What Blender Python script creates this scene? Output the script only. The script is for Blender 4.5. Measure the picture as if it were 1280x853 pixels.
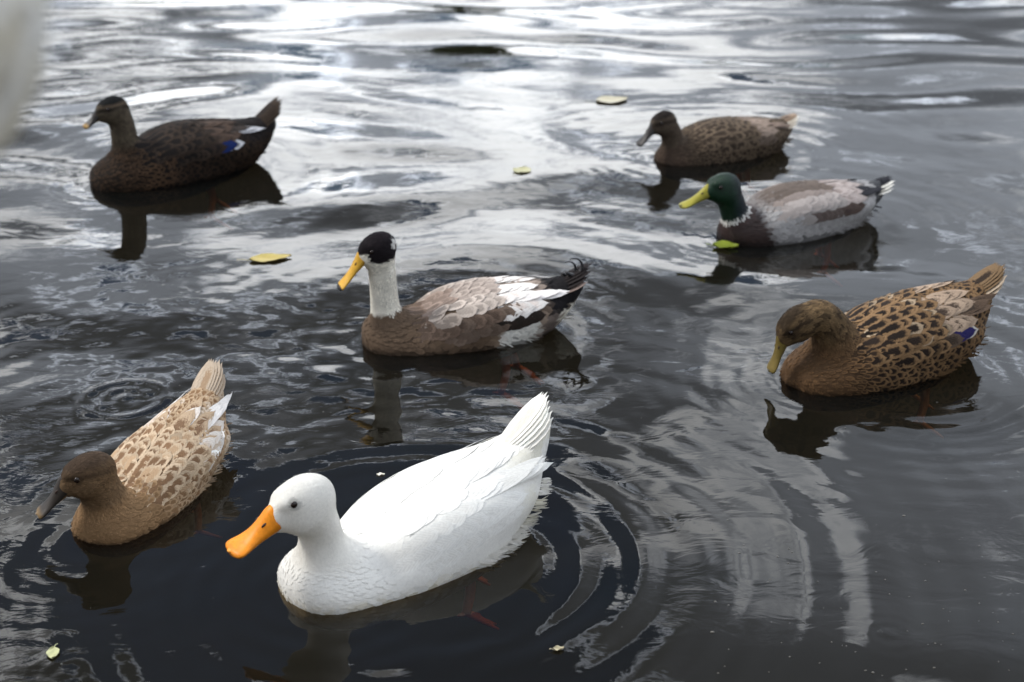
import bpy, math, random
import numpy as np
from mathutils import Vector, Matrix
random.seed(4)
R = math.radians
scene = bpy.context.scene
for o in list(bpy.data.objects): bpy.data.objects.remove(o)

# ------------------------------------------------------------------ camera
CAM_H, PITCH, FOC = 1.2, R(24), 1280 * 50 / 36
cam = bpy.data.cameras.new('camera'); cam.lens = 50; cam.sensor_width = 36
cam.clip_start = 0.05; cam.clip_end = 2000
camo = bpy.data.objects.new('camera', cam); scene.collection.objects.link(camo)
camo.location = (0, 0, CAM_H); camo.rotation_euler = (R(90) - PITCH, 0, 0)
scene.camera = camo
cam.dof.use_dof = True; cam.dof.focus_distance = 2.3; cam.dof.aperture_fstop = 4.8
scene.render.resolution_x = 1024; scene.render.resolution_y = 682
scene.view_settings.view_transform = 'Standard'; scene.view_settings.look = 'None'
scene.view_settings.gamma = 1.0; scene.view_settings.exposure = 0.32

# ------------------------------------------------------------------ world: Nishita sky behind broken cloud
SUN_EL, SUN_AZ = R(50), R(-78)          # azimuth measured from +Y towards +X
world = bpy.data.worlds.new('World'); scene.world = world; world.use_nodes = True
nt = world.node_tree; nt.nodes.clear()
def N(tree, typ, **kw):
    n = tree.nodes.new(typ)
    for k, v in kw.items():
        if k.startswith('in_'): n.inputs[int(k[3:])].default_value = v
        else: setattr(n, k, v)
    return n
def mth(tree, op, a, b=None, c=None, clamp=False):
    n = tree.nodes.new('ShaderNodeMath'); n.operation = op; n.use_clamp = clamp
    for i, s in enumerate((a, b, c)):
        if s is None: continue
        if isinstance(s, (int, float)): n.inputs[i].default_value = s
        else: tree.links.new(s, n.inputs[i])
    return n.outputs[0]
def sstep(tree, x, lo, hi, a=0.0, b=1.0):
    n = tree.nodes.new('ShaderNodeMapRange'); n.interpolation_type = 'SMOOTHSTEP'
    tree.links.new(x, n.inputs[0])
    n.inputs[1].default_value = lo; n.inputs[2].default_value = hi
    n.inputs[3].default_value = a; n.inputs[4].default_value = b
    return n.outputs[0]
L = nt.links.new
sky = N(nt, 'ShaderNodeTexSky', sky_type='NISHITA', sun_disc=False)
sky.sun_elevation = SUN_EL; sky.sun_rotation = SUN_AZ
tc = N(nt, 'ShaderNodeTexCoord'); sep = N(nt, 'ShaderNodeSeparateXYZ'); L(tc.outputs['Generated'], sep.inputs[0])
X, Y, Z = sep.outputs
zz = mth(nt, 'MAXIMUM', mth(nt, 'ADD', Z, 0.22), 0.06)
cmb = N(nt, 'ShaderNodeCombineXYZ')
L(mth(nt, 'DIVIDE', X, zz), cmb.inputs[0]); L(mth(nt, 'DIVIDE', Y, zz), cmb.inputs[1])
def wnoise(scale, detail, rough, dist, off):
    mp = N(nt, 'ShaderNodeMapping'); mp.inputs['Location'].default_value = off
    L(cmb.outputs[0], mp.inputs[0])
    n = N(nt, 'ShaderNodeTexNoise'); L(mp.outputs[0], n.inputs['Vector'])
    n.inputs['Scale'].default_value = scale; n.inputs['Detail'].default_value = detail
    n.inputs['Roughness'].default_value = rough; n.inputs['Distortion'].default_value = dist
    return n.outputs[0]
n1 = wnoise(2.4, 3, .5, .4, (3.1, 1.7, 0))      # cloud masses
n2 = wnoise(3.6, 3, .45, .8, (8.3, 4.2, 0))        # bright rims and breaks
az = mth(nt, 'ARCTAN2', X, Y)                      # 0 ahead, positive to the right
el = mth(nt, 'ARCSINE', Z)
# clear blue gap: higher up and to the left of the view
n0 = wnoise(1.1, 3, .5, .3, (1.3, 6.1, 0))      # broad light and dark
gap = mth(nt, 'MULTIPLY', sstep(nt, el, R(19), R(31)), sstep(nt, az, R(-4), R(9), 1, 0))
gap = mth(nt, 'MULTIPLY', gap, sstep(nt, el, R(48), R(60), 1, 0))
gap = mth(nt, 'MULTIPLY', gap, sstep(nt, az, R(-75), R(-50)))
clear = sstep(nt, mth(nt, 'ADD', n1, mth(nt, 'MULTIPLY_ADD', gap, .19, -.04)), .575, .60)
rim = mth(nt, 'MULTIPLY', sstep(nt, mth(nt, 'ADD', n1, mth(nt, 'MULTIPLY_ADD', gap, .19, -.04)), .545, .58), mth(nt, 'SUBTRACT', 1.0, clear))
# brightness of the cloud
ahead = sstep(nt, mth(nt, 'ABSOLUTE', mth(nt, 'ADD', az, R(2))), R(28), R(75), 1, 0)
glow = mth(nt, 'MULTIPLY', sstep(nt, mth(nt, 'ABSOLUTE', mth(nt, 'ADD', az, R(5))), R(5), R(22), 1, 0), sstep(nt, el, R(16), R(27), 1, 0))
right = mth(nt, 'MULTIPLY', sstep(nt, az, R(-3), R(14)), sstep(nt, el, R(16), R(34)))
thin = sstep(nt, mth(nt, 'ADD', n2, mth(nt, 'MULTIPLY', glow, .12)), .52, .66)
dark_ = sstep(nt, mth(nt, 'ADD', n0, mth(nt, 'MULTIPLY_ADD', gap, -.20, mth(nt, 'MULTIPLY', right, .10))), .40, .60)
over = sstep(nt, el, R(42), R(65))
front = sstep(nt, Y, -.5, .3)
base = mth(nt, 'MULTIPLY_ADD', dark_, .78, .25)
base = mth(nt, 'ADD', base, mth(nt, 'MULTIPLY', right, .35))
base = mth(nt, 'ADD', base, mth(nt, 'MULTIPLY', over, .45))
base = mth(nt, 'MULTIPLY', base, mth(nt, 'MULTIPLY_ADD', front, .30, .70))
th = mth(nt, 'MULTIPLY', mth(nt, 'MULTIPLY_ADD', ahead, 1.5, .5), mth(nt, 'MULTIPLY', thin, mth(nt, 'MULTIPLY_ADD', mth(nt, 'MULTIPLY_ADD', right, .9, glow), .9, .55)))
lum = mth(nt, 'ADD', base, mth(nt, 'ADD', th, mth(nt, 'MULTIPLY', rim, mth(nt, 'MULTIPLY', ahead, 2.2))))
ccol = N(nt, 'ShaderNodeMix', data_type='RGBA'); L(thin, ccol.inputs[0])
ccol.inputs[6].default_value = (.86, .94, 1.07, 1); ccol.inputs[7].default_value = (.97, .99, 1.01, 1)
cl = N(nt, 'ShaderNodeVectorMath', operation='SCALE'); L(ccol.outputs[2], cl.inputs[0]); L(lum, cl.inputs[3])
sk = N(nt, 'ShaderNodeVectorMath', operation='SCALE'); L(sky.outputs[0], sk.inputs[0]); sk.inputs[3].default_value = 1.0
# cloud is divided by the background strength, so that the sky keeps its own
CL = N(nt, 'ShaderNodeVectorMath', operation='SCALE'); L(cl.outputs[0], CL.inputs[0]); CL.inputs[3].default_value = 1 / .08
mx = N(nt, 'ShaderNodeMix', data_type='RGBA'); L(clear, mx.inputs[0]); L(CL.outputs[0], mx.inputs[6]); L(sk.outputs[0], mx.inputs[7])
bg = N(nt, 'ShaderNodeBackground'); bg.inputs[1].default_value = .08; L(mx.outputs[2], bg.inputs[0])
wo = N(nt, 'ShaderNodeOutputWorld'); L(bg.outputs[0], wo.inputs[0])

sun = bpy.data.lights.new('sun', 'SUN'); sun.energy = 2.3; sun.angle = R(14); sun.color = (1, .96, .9)
so = bpy.data.objects.new('sun', sun); scene.collection.objects.link(so)
sd = Vector((math.sin(SUN_AZ) * math.cos(SUN_EL), math.cos(SUN_AZ) * math.cos(SUN_EL), math.sin(SUN_EL)))
so.rotation_euler = sd.to_track_quat('Z', 'Y').to_euler()

# ------------------------------------------------------------------ helpers
def ground(u, v, z=0.0):
    """where the sight line through photo pixel (u, v) meets height z"""
    x = (u - 640) / FOC; y = (426.5 - v) / FOC
    d = np.array([x, math.cos(PITCH) + y * math.sin(PITCH), -math.sin(PITCH) + y * math.cos(PITCH)])
    return np.array([0, 0, CAM_H]) + d * ((z - CAM_H) / d[2])
def tag(o, label=None, cat=None, group=None, kind=None):
    if label: o['label'] = label
    if cat: o['category'] = cat
    if group: o['group'] = group
    if kind: o['kind'] = kind
    return o
def empty(name, loc, rz=0):
    o = bpy.data.objects.new(name, None); scene.collection.objects.link(o)
    o.location = loc; o.rotation_euler = (0, 0, rz); o.empty_display_size = .1
    return o
def mesh(name, verts, faces, mat, parent=None, smooth=True, attrs=None):
    """faces: (n,3) or (n,4) integer array, or a list of arrays of those"""
    me = bpy.data.meshes.new(name)
    verts = np.asarray(verts, dtype=np.float32)
    fl = faces if isinstance(faces, list) else [faces]
    fl = [np.asarray(f, dtype=np.int32) for f in fl if len(f)]
    loops = np.concatenate([f.ravel() for f in fl])
    tot = np.concatenate([np.full(len(f), f.shape[1], dtype=np.int32) for f in fl])
    me.vertices.add(len(verts)); me.vertices.foreach_set('co', verts.ravel())
    me.loops.add(len(loops)); me.loops.foreach_set('vertex_index', loops)
    me.polygons.add(len(tot))
    st = np.concatenate([[0], np.cumsum(tot)[:-1]]).astype(np.int32)
    me.polygons.foreach_set('loop_start', st)
    me.polygons.foreach_set('loop_total', tot)
    me.update(calc_edges=True)
    if smooth: me.polygons.foreach_set('use_smooth', np.ones(len(tot), dtype=bool))
    for k, a in (attrs or {}).items():
        a = np.asarray(a, dtype=np.float32)
        if a.shape[1] == 4:
            t = me.attributes.new(k, 'FLOAT_COLOR', 'POINT'); t.data.foreach_set('color', a.ravel())
        else:
            t = me.attributes.new(k, 'FLOAT_VECTOR', 'POINT'); t.data.foreach_set('vector', a.ravel())
    me.materials.append(mat)
    o = bpy.data.objects.new(name, me); scene.collection.objects.link(o)
    if parent: o.parent = parent
    return o
def newmat(name):
    m = bpy.data.materials.new(name); m.use_nodes = True
    t = m.node_tree; b = t.nodes['Principled BSDF']
    return m, t, b
def plain(name, col, rough=.5, spec=.5, noise=.15, scale=60):
    m, t, b = newmat(name)
    tcn = N(t, 'ShaderNodeTexCoord'); nz = N(t, 'ShaderNodeTexNoise'); nz.inputs['Scale'].default_value = scale
    nz.inputs['Detail'].default_value = 4
    t.links.new(tcn.outputs['Object'], nz.inputs['Vector'])
    f = mth(t, 'MULTIPLY_ADD', nz.outputs[0], noise * 2, 1 - noise)
    s = N(t, 'ShaderNodeVectorMath', operation='SCALE'); s.inputs[0].default_value = col[:3]
    t.links.new(f, s.inputs[3]); t.links.new(s.outputs[0], b.inputs['Base Color'])
    b.inputs['Roughness'].default_value = rough; b.inputs['Specular IOR Level'].default_value = spec
    return m
def catmull(P, n):
    P = np.asarray(P, float); P = np.vstack([2 * P[0] - P[1], P, 2 * P[-1] - P[-2]])
    out = []
    segs = len(P) - 3
    for i in range(n):
        t = i / (n - 1) * segs; k = min(int(t), segs - 1); t -= k
        a, b, c, d = P[k:k + 4]
        out.append(.5 * (2 * b + (c - a) * t + (2 * a - 5 * b + 4 * c - d) * t * t + (3 * b - 3 * c + d - a) * t ** 3))
    return np.array(out)
def smin(a, b, k):
    h = np.clip(.5 + .5 * (b - a) / k, 0, 1)
    return b * (1 - h) + a * h - k * h * (1 - h)
def ss(x, a, b):
    t = np.clip((x - a) / (b - a), 0, 1); return t * t * (3 - 2 * t)
def mixc(a, b, t):
    t = np.asarray(t)[:, None]; return np.asarray(a) * (1 - t) + np.asarray(b) * t
class VNoise:
    """smooth value noise in three dimensions"""
    def __init__(s, seed): s.g = np.random.RandomState(seed).rand(32, 32, 32)
    def __call__(s, p, scale):
        q = np.asarray(p) * scale; i = np.floor(q).astype(int); f = q - i; f = f * f * (3 - 2 * f)
        r = 0
        for a in (0, 1):
            for b in (0, 1):
                for c in (0, 1):
                    w = (f[:, 0] if a else 1 - f[:, 0]) * (f[:, 1] if b else 1 - f[:, 1]) * (f[:, 2] if c else 1 - f[:, 2])
                    r = r + w * s.g[(i[:, 0] + a) % 32, (i[:, 1] + b) % 32, (i[:, 2] + c) % 32]
        return r
vn = VNoise(7)

# ------------------------------------------------------------------ water
# duck places come first: the rings on the water start from them
DUCKS = {}      # name -> (position, heading) filled from photo anchors: head pixel+height, tail pixel+height, head offset
def anchor(key, hpx, hz, tpx, tz, xh):
    p = ground(*hpx, hz); q = ground(*tpx, tz); d = (p - q)[:2]; Ln = np.hypot(*d); a = math.atan2(d[1], d[0])
    o = p[:2] - d / Ln * xh
    DUCKS[key] = (o, a, Ln)
anchor('white', (374, 632), .150, (686, 504), .175, .195)
DUCKS['khaki'] = (np.array([-.597, 2.072]), R(-113), .35)
anchor('pied', (473, 316), .195, (734, 341), .110, .176)
anchor('speck', (996, 413), .115, (1254, 340), .155, .222)
anchor('dark', (140, 147), .185, (341, 134), .145, .165)
anchor('drake', (901, 240), .120, (1119, 228), .080, .225)
anchor('female', (828, 158), .110, (1003, 148), .075, .200)

def graded(lo, hi, step_fn, far):
    pts = [lo]
    while pts[-1] < hi: pts.append(pts[-1] + step_fn(pts[-1]))
    out = list(pts)
    s = step_fn(hi); x = pts[-1]
    while x < far: s *= 1.25; x += s; out.append(x)
    s = step_fn(lo); x = pts[0]; pre = []
    while x > -far: s *= 1.25; x -= s; pre.append(x)
    return np.array(pre[::-1] + out)
gx = graded(-3.0, 3.0, lambda x: .0075 + .0035 * max(0, abs(x) - .9), 300)
gy = graded(1.2, 7.6, lambda y: .006 + .0022 * max(0, y - 1.5), 300)
def wave_height(x, y):
    rs = np.random.RandomState(11)
    h = np.zeros_like(x)
    wx = x + .10 * np.sin(1.7 * y + 1.1 * x) + .05 * np.sin(3.9 * y - 2.3 * x + 1)
    wy = y + .09 * np.sin(1.9 * x + .7 * y + 2) + .045 * np.sin(4.3 * x + 3.1 * y)
    far = ss(y, 1.9, 4.2)
    amp_pos = .40 + .60 * far
    for i in range(46):
        lam = .22 * (4.8 ** (rs.rand() ** .75)); th = rs.normal(0, .34) + .06
        k = 2 * math.pi / lam; kx = k * math.sin(th); ky = k * math.cos(th)
        sl = .0122 * (1.0 if lam > .34 else .36)
        ph = rs.rand() * 6.28
        env = .55 + .45 * np.sin(rs.uniform(.5, 1.6) * x + rs.uniform(.5, 1.6) * y + rs.rand() * 6.28)
        h += sl / k * env * amp_pos * np.sin(kx * wx + ky * wy + ph)
    # finer chop, in patches
    patch = (.5 + .5 * np.sin(2.1 * x + 1.3 * y + .4)) * (.5 + .5 * np.sin(-1.2 * x + 2.7 * y + 2.0))
    pl = np.exp(-(((x + .55) / .55) ** 2 + ((y - 2.65) / .42) ** 2))
    for i in range(26):
        lam = rs.uniform(.035, .10); th = rs.uniform(-1.4, 1.4); k = 2 * math.pi / lam
        h += .0075 / k * (.012 + .08 * patch ** 2 + .9 * pl) * np.sin(k * (math.sin(th) * wx + math.cos(th) * wy) + rs.rand() * 6.28)
    def ring(cx, cy, lam, slope, r0, R1, a0=None, aw=1.2, ph=0):
        dx = x - cx; dy = y - cy
        wob = .012 * np.sin(5 * dx + 3 * dy) + .006 * np.sin(11 * dy - 7 * dx)
        r = np.hypot(dx, dy) + wob
        k = 2 * math.pi / lam
        e = np.exp(-np.maximum(r - r0, 0) / R1) * ss(r, r0 * .5, r0) * slope / k
        if a0 is not None:
            da = np.angle(np.exp(1j * (np.arctan2(dy, dx) - a0))); e = e * (.15 + .85 * np.exp(-(da / aw) ** 2))
        return e * np.sin(k * r + ph)
    for key, amp in (('white', 1.0), ('khaki', .7), ('pied', .7), ('speck', .9), ('dark', .8), ('drake', .8), ('female', .8)):
        (ox, oy), a, _ = DUCKS[key]
        bx, by = ox + .17 * math.cos(a), oy + .17 * math.sin(a)
        h += ring(bx, by, .042, .050 * amp, .06, .16, a, 1.5)
        h += ring(ox, oy, .085, .045 * amp, .16, .35, a + math.pi, 2.2)
    # the big arcs behind and beside the white duck
    (ox, oy), a, _ = DUCKS['white']
    h += ring(ox + .10, oy - .02, .125, .046, .24, .45, R(-25), 1.6, 1.0)
    h += ring(ox + .06, oy - .05, .048, .026, .22, .40, R(-40), 1.7)
    h += ring(ox, oy - .03, .060, .022, .20, .45)
    h += ring(ox - .10, oy - .10, .050, .035, .10, .35, R(-100), 1.2)
    (ox, oy), a, _ = DUCKS['speck']
    h += ring(ox + .05, oy - .05, .050, .055, .16, .22, R(-70), 1.1)
    # rings by themselves
    g = ground(155, 497)
    h += ring(g[0], g[1], .034, .14, .005, .045) + .0
    rr = np.hypot(x - g[0], y - g[1]); h += .0011 * np.exp(-((rr - .078) / .008) ** 2)
    inside = np.exp(-(rr / .065) ** 4)
    for i in range(10):
        k = 2 * math.pi / rs.uniform(.02, .04); th = rs.uniform(0, 6.28)
        h += inside * .035 / k * np.sin(k * (math.cos(th) * x + math.sin(th) * y) + rs.rand() * 6)
    for (u, v, w) in ((402, 581, .03), (178, 345, .04), (132, 465, .045), (1110, 795, .02), (85, 838, .03), (1250, 110, .06), (620, 790, .03)):
        g = ground(u, v); h += ring(g[0], g[1], .022 + w * .1, .07, .004, w)
    return h
GX, GY = np.meshgrid(gx, gy)
near = ss(GX, -14, -3.2) * ss(-GX, -14, -3.2) * ss(GY, -3, 1.1) * (1 - ss(GY, 7.8, 16))
WH = wave_height(GX, GY) * near
nx, ny = len(gx), len(gy)
idx = np.arange(nx * ny).reshape(ny, nx)
wf = np.stack([idx[:-1, :-1], idx[:-1, 1:], idx[1:, 1:], idx[1:, :-1]], -1).reshape(-1, 4)
# water: Fresnel reflection over a dark, half see-through murk
wm, wt, wb = newmat('pond_water'); wt.nodes.remove(wb)
out = wt.nodes['Material Output']
geo = N(wt, 'ShaderNodeNewGeometry')
mp = N(wt, 'ShaderNodeMapping'); mp.inputs['Scale'].default_value = (1.0, 1.8, 1); wt.links.new(geo.outputs['Position'], mp.inputs[0])
b1 = N(wt, 'ShaderNodeTexNoise'); b1.inputs['Scale'].default_value = 9; b1.inputs['Detail'].default_value = 3; b1.inputs['Distortion'].default_value = 1.2
b2 = N(wt, 'ShaderNodeTexNoise'); b2.inputs['Scale'].default_value = 34; b2.inputs['Detail'].default_value = 3; b2.inputs['Distortion'].default_value = 1.0
wt.links.new(mp.outputs[0], b1.inputs['Vector']); wt.links.new(mp.outputs[0], b2.inputs['Vector'])
b3 = N(wt, 'ShaderNodeTexNoise'); b3.inputs['Scale'].default_value = 1.6; wt.links.new(geo.outputs['Position'], b3.inputs['Vector'])
pt = sstep(wt, b3.outputs[0], .5, .68)
hh = mth(wt, 'ADD', mth(wt, 'MULTIPLY', b1.outputs[0], .0004), mth(wt, 'MULTIPLY', b2.outputs[0], mth(wt, 'MULTIPLY_ADD', pt, .00014, .00002)))
bump = N(wt, 'ShaderNodeBump'); bump.inputs['Distance'].default_value = 1.0; bump.inputs['Strength'].default_value = 1.0
wt.links.new(hh, bump.inputs['Height'])
fr = N(wt, 'ShaderNodeFresnel'); fr.inputs[0].default_value = 1.33; wt.links.new(bump.outputs[0], fr.inputs['Normal'])
gl = N(wt, 'ShaderNodeBsdfGlossy'); gl.inputs['Roughness'].default_value = .015; gl.inputs[0].default_value = (1, 1, 1, 1); wt.links.new(bump.outputs[0], gl.inputs['Normal'])
df = N(wt, 'ShaderNodeBsdfDiffuse'); df.inputs[0].default_value = (.0075, .0084, .0078, 1)
tr = N(wt, 'ShaderNodeBsdfTransparent'); tr.inputs[0].default_value = (.95, .80, .55, 1)
m1 = N(wt, 'ShaderNodeMixShader'); m1.inputs[0].default_value = .62; wt.links.new(df.outputs[0], m1.inputs[1]); wt.links.new(tr.outputs[0], m1.inputs[2])
m2 = N(wt, 'ShaderNodeMixShader'); wt.links.new(fr.outputs[0], m2.inputs[0]); wt.links.new(m1.outputs[0], m2.inputs[1]); wt.links.new(gl.outputs[0], m2.inputs[2])
wt.links.new(m2.outputs[0], out.inputs['Surface'])
tag(mesh('water', np.stack([GX, GY, WH], -1).reshape(-1, 3), wf, wm), kind='structure')
bedm = plain('pond_mud', (.010, .010, .007), .9, .1, .4, 3)
s = 300.0
tag(mesh('pond_bed', [(-s, -s, -.55), (s, -s, -.55), (s, s, -.55), (-s, s, -.55)], np.array([[0, 1, 2, 3]]), bedm, smooth=False), kind='structure')

# ------------------------------------------------------------------ feather materials
def feather_mat(name, rough=.75, spec=.10, trans=0.0, bumpd=.0005):
    m, t, b = newmat(name)
    ce = N(t, 'ShaderNodeAttribute', attribute_name='ce'); cm = N(t, 'ShaderNodeAttribute', attribute_name='cm')
    uv = N(t, 'ShaderNodeAttribute', attribute_name='fuv'); sp = N(t, 'ShaderNodeSeparateXYZ'); t.links.new(uv.outputs['Vector'], sp.inputs[0])
    u, v, r = sp.outputs
    tcn = N(t, 'ShaderNodeTexCoord'); nz = N(t, 'ShaderNodeTexNoise'); nz.inputs['Scale'].default_value = 260; nz.inputs['Detail'].default_value = 2
    t.links.new(tcn.outputs['Object'], nz.inputs['Vector'])
    au = mth(t, 'ABSOLUTE', u)
    e = mth(t, 'MAXIMUM', au, mth(t, 'MULTIPLY_ADD', v, 1.5, -.55))
    e = mth(t, 'ADD', e, mth(t, 'MULTIPLY_ADD', nz.outputs[0], .5, -.25))
    f = sstep(t, e, .42, .72)
    mix = N(t, 'ShaderNodeMix', data_type='RGBA'); t.links.new(f, mix.inputs[0]); t.links.new(cm.outputs[0], mix.inputs[6]); t.links.new(ce.outputs[0], mix.inputs[7])
    # barbs: fine lines running out from the shaft
    ph = mth(t, 'ADD', mth(t, 'MULTIPLY', v, 42), mth(t, 'MULTIPLY', au, 16))
    sn = mth(t, 'SINE', mth(t, 'ADD', ph, mth(t, 'MULTIPLY', r, 60)))
    sc = N(t, 'ShaderNodeVectorMath', operation='SCALE'); t.links.new(mix.outputs[2], sc.inputs[0])
    k = mth(t, 'ADD', mth(t, 'MULTIPLY', sn, .045), mth(t, 'MULTIPLY_ADD', nz.outputs[0], .24, .88))
    t.links.new(k, sc.inputs[3]); t.links.new(sc.outputs[0], b.inputs['Base Color'])
    b.inputs['Roughness'].default_value = rough; b.inputs['Specular IOR Level'].default_value = spec
    bp = N(t, 'ShaderNodeBump'); bp.inputs['Strength'].default_value = .35; bp.inputs['Distance'].default_value = bumpd
    t.links.new(mth(t, 'ADD', sn, mth(t, 'MULTIPLY', nz.outputs[0], 2.0)), bp.inputs['Height']); t.links.new(bp.outputs[0], b.inputs['Normal'])
    if trans:
        tl = N(t, 'ShaderNodeBsdfTranslucent'); t.links.new(sc.outputs[0], tl.inputs[0])
        ms = N(t, 'ShaderNodeMixShader'); ms.inputs[0].default_value = trans
        t.links.new(b.outputs[0], ms.inputs[1]); t.links.new(tl.outputs[0], ms.inputs[2])
        t.links.new(ms.outputs[0], t.nodes['Material Output'].inputs['Surface'])
    return m
FM = feather_mat('feathers')
FMW = feather_mat('white_feathers', .8, .1, trans=.15, bumpd=.00008)
FMG = feather_mat('glossy_green_feathers', .42, .35)
def vcol_mat(name, rough, spec=.5, bumpd=.0004, scale=180):
    m, t, b = newmat(name)
    ce = N(t, 'ShaderNodeAttribute', attribute_name='ce')
    tcn = N(t, 'ShaderNodeTexCoord'); nz = N(t, 'ShaderNodeTexNoise'); nz.inputs['Scale'].default_value = scale; nz.inputs['Detail'].default_value = 4
    t.links.new(tcn.outputs['Object'], nz.inputs['Vector'])
    sc = N(t, 'ShaderNodeVectorMath', operation='SCALE'); t.links.new(ce.outputs[0], sc.inputs[0]); t.links.new(mth(t, 'MULTIPLY_ADD', nz.outputs[0], .5, .75), sc.inputs[3])
    t.links.new(sc.outputs[0], b.inputs['Base Color'])
    b.inputs['Roughness'].default_value = rough; b.inputs['Specular IOR Level'].default_value = spec
    bp = N(t, 'ShaderNodeBump'); bp.inputs['Strength'].default_value = .5; bp.inputs['Distance'].default_value = bumpd
    t.links.new(nz.outputs[0], bp.inputs['Height']); t.links.new(bp.outputs[0], b.inputs['Normal'])
    return m
BILL = vcol_mat('bill_horn', .45, .3); SKIN = vcol_mat('leg_skin', .5)
EYE, _t, _b = newmat('eye_gloss'); _b.inputs['Base Color'].default_value = (.012, .006, .004, 1); _b.inputs['Roughness'].default_value = .06
NOS = plain('nostril_dark', (.03, .012, .006), .6)

# ------------------------------------------------------------------ duck modelling
class Field:
    """signed-distance-like field of one bird, sampled on a grid"""
    def __init__(s, spec):
        s.sp = spec
        st = np.array(spec['body'])                     # x, ztop, zbot, halfwidth   (front to back)
        dn = catmull(st, 90); o = np.argsort(dn[:, 0]); dn = dn[o]
        s.bx, s.top, s.bot, s.w = dn.T; s.w = np.maximum(s.w, .004)
        nk = catmull(np.array(spec['neck']), 26)        # x, y, z, r
        s.neck = nk
        s.hc = np.array(spec['head'][:3]); yaw, pitch = R(spec['head'][3]), R(spec['head'][4])
        s.hs = spec['hs']
        M = Matrix.Rotation(yaw, 3, 'Z') @ Matrix.Rotation(pitch, 3, 'Y') @ Matrix.Rotation(R(spec.get('roll', 0)), 3, 'X')
        s.M = np.array(M)
        lo = np.array([s.bx[0] - .02, -.145, -.10]); hi = np.array([max(s.bx[-1], s.hc[0] + .07 * s.hs) + .02, .145, max(s.hc[2] + .05 * s.hs, s.top.max()) + .02])
        hw = abs(s.hc[1]) + .05
        lo[1] = -max(.125, hw); hi[1] = max(.125, hw)
        st_ = spec.get('res', .0042)
        s.lo = lo; s.h = st_; n = np.ceil((hi - lo) / st_).astype(int) + 1; s.n = n
        ax = [lo[i] + st_ * np.arange(n[i]) for i in range(3)]
        g = np.stack(np.meshgrid(*ax, indexing='ij'), -1).reshape(-1, 3)
        s.F = s.eval(g).reshape(n)
        s.G = np.stack(np.gradient(s.F, st_), -1)
    def tohead(s, p): return (p - s.hc) @ s.M / s.hs
    def fromhead(s, q): return (np.asarray(q) * s.hs) @ s.M.T + s.hc
    def body(s, p):
        x = np.clip(p[:, 0], s.bx[0], s.bx[-1])
        t = np.interp(x, s.bx, s.top); b = np.interp(x, s.bx, s.bot); w = np.interp(x, s.bx, s.w)
        h = np.maximum((t - b) / 2, .004); c = (t + b) / 2
        zz = (p[:, 2] - c) / h; yy = np.abs(p[:, 1]) / w
        e = 2.25
        q = (np.abs(zz) ** e + yy ** e + 1e-9) ** (1 / e)
        d = (q - 1) * np.minimum(w, h) * 1.0
        dx = p[:, 0] - x
        return np.where(dx != 0, np.hypot(np.maximum(d, 0), dx), d)
    def parts(s, p):
        db = s.body(p)
        for sg in (-1, 1):                              # folded wings swell the sides
            cx, cy, cz, rx, ry, rz = s.sp.get('wingb', (-.055, .056, .058, .125, .036, .038))
            q = (p - np.array([cx, sg * cy, cz])) / np.array([rx, ry, rz])
            db = smin(db, (np.linalg.norm(q, axis=1) - 1) * ry, .02)
        dn = np.full(len(p), 9.0); tn = np.zeros(len(p))
        for i, c in enumerate(s.neck):
            d = np.linalg.norm(p - c[:3], axis=1) - c[3]
            m = d < dn; dn = np.where(m, d, dn); tn = np.where(m, i / 25, tn)
        q = s.tohead(p)
        def ell(c, r):
            k = (q - np.array(c)) / np.array(r); return (np.linalg.norm(k, axis=1) - 1) * min(r) * s.hs
        dh = ell((-.005, 0, .003), (.0275, .0192, .0220))
        for sg in (-1, 1):
            dh = smin(dh, ell((.001, sg * .0062, -.0085), (.0170, .0130, .0130)), .009)    # cheeks
            dh = smin(dh, ell((.008, sg * .0072, .0125), (.0110, .0058, .0050)), .008)     # brows
        dh = smin(dh, ell((.0195, 0, -.0025), (.0135, .0112, .0125)), .010)
        return db, dn, dh, tn
    def eval(s, p):
        db, dn, dh, tn = s.parts(p)
        return smin(smin(dn, dh, .016), db, s.sp.get('nk', .026))
    def look(s, A, p):
        q = (p - s.lo) / s.h; q = np.clip(q, 0, np.array(s.n) - 1.001); i = q.astype(int); f = q - i; r = 0
        for a in (0, 1):
            for b in (0, 1):
                for c in (0, 1):
                    w = (f[:, 0] if a else 1 - f[:, 0]) * (f[:, 1] if b else 1 - f[:, 1]) * (f[:, 2] if c else 1 - f[:, 2])
                    v = A[i[:, 0] + a, i[:, 1] + b, i[:, 2] + c]
                    r = r + (w[:, None] * v if v.ndim == 2 else w * v)
        return r
    def normal(s, p):
        g = s.look(s.G, p); return g / (np.linalg.norm(g, axis=1, keepdims=True) + 1e-9)
    def project(s, p, off=0.0, it=3):
        for _ in range(it):
            g = s.look(s.G, p); gn = np.linalg.norm(g, axis=1) + 1e-6
            d = (s.look(s.F, p) / gn - off); d = np.clip(d, -.02, .02)
            p = p - g / gn[:, None] * d[:, None]
        return p
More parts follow.
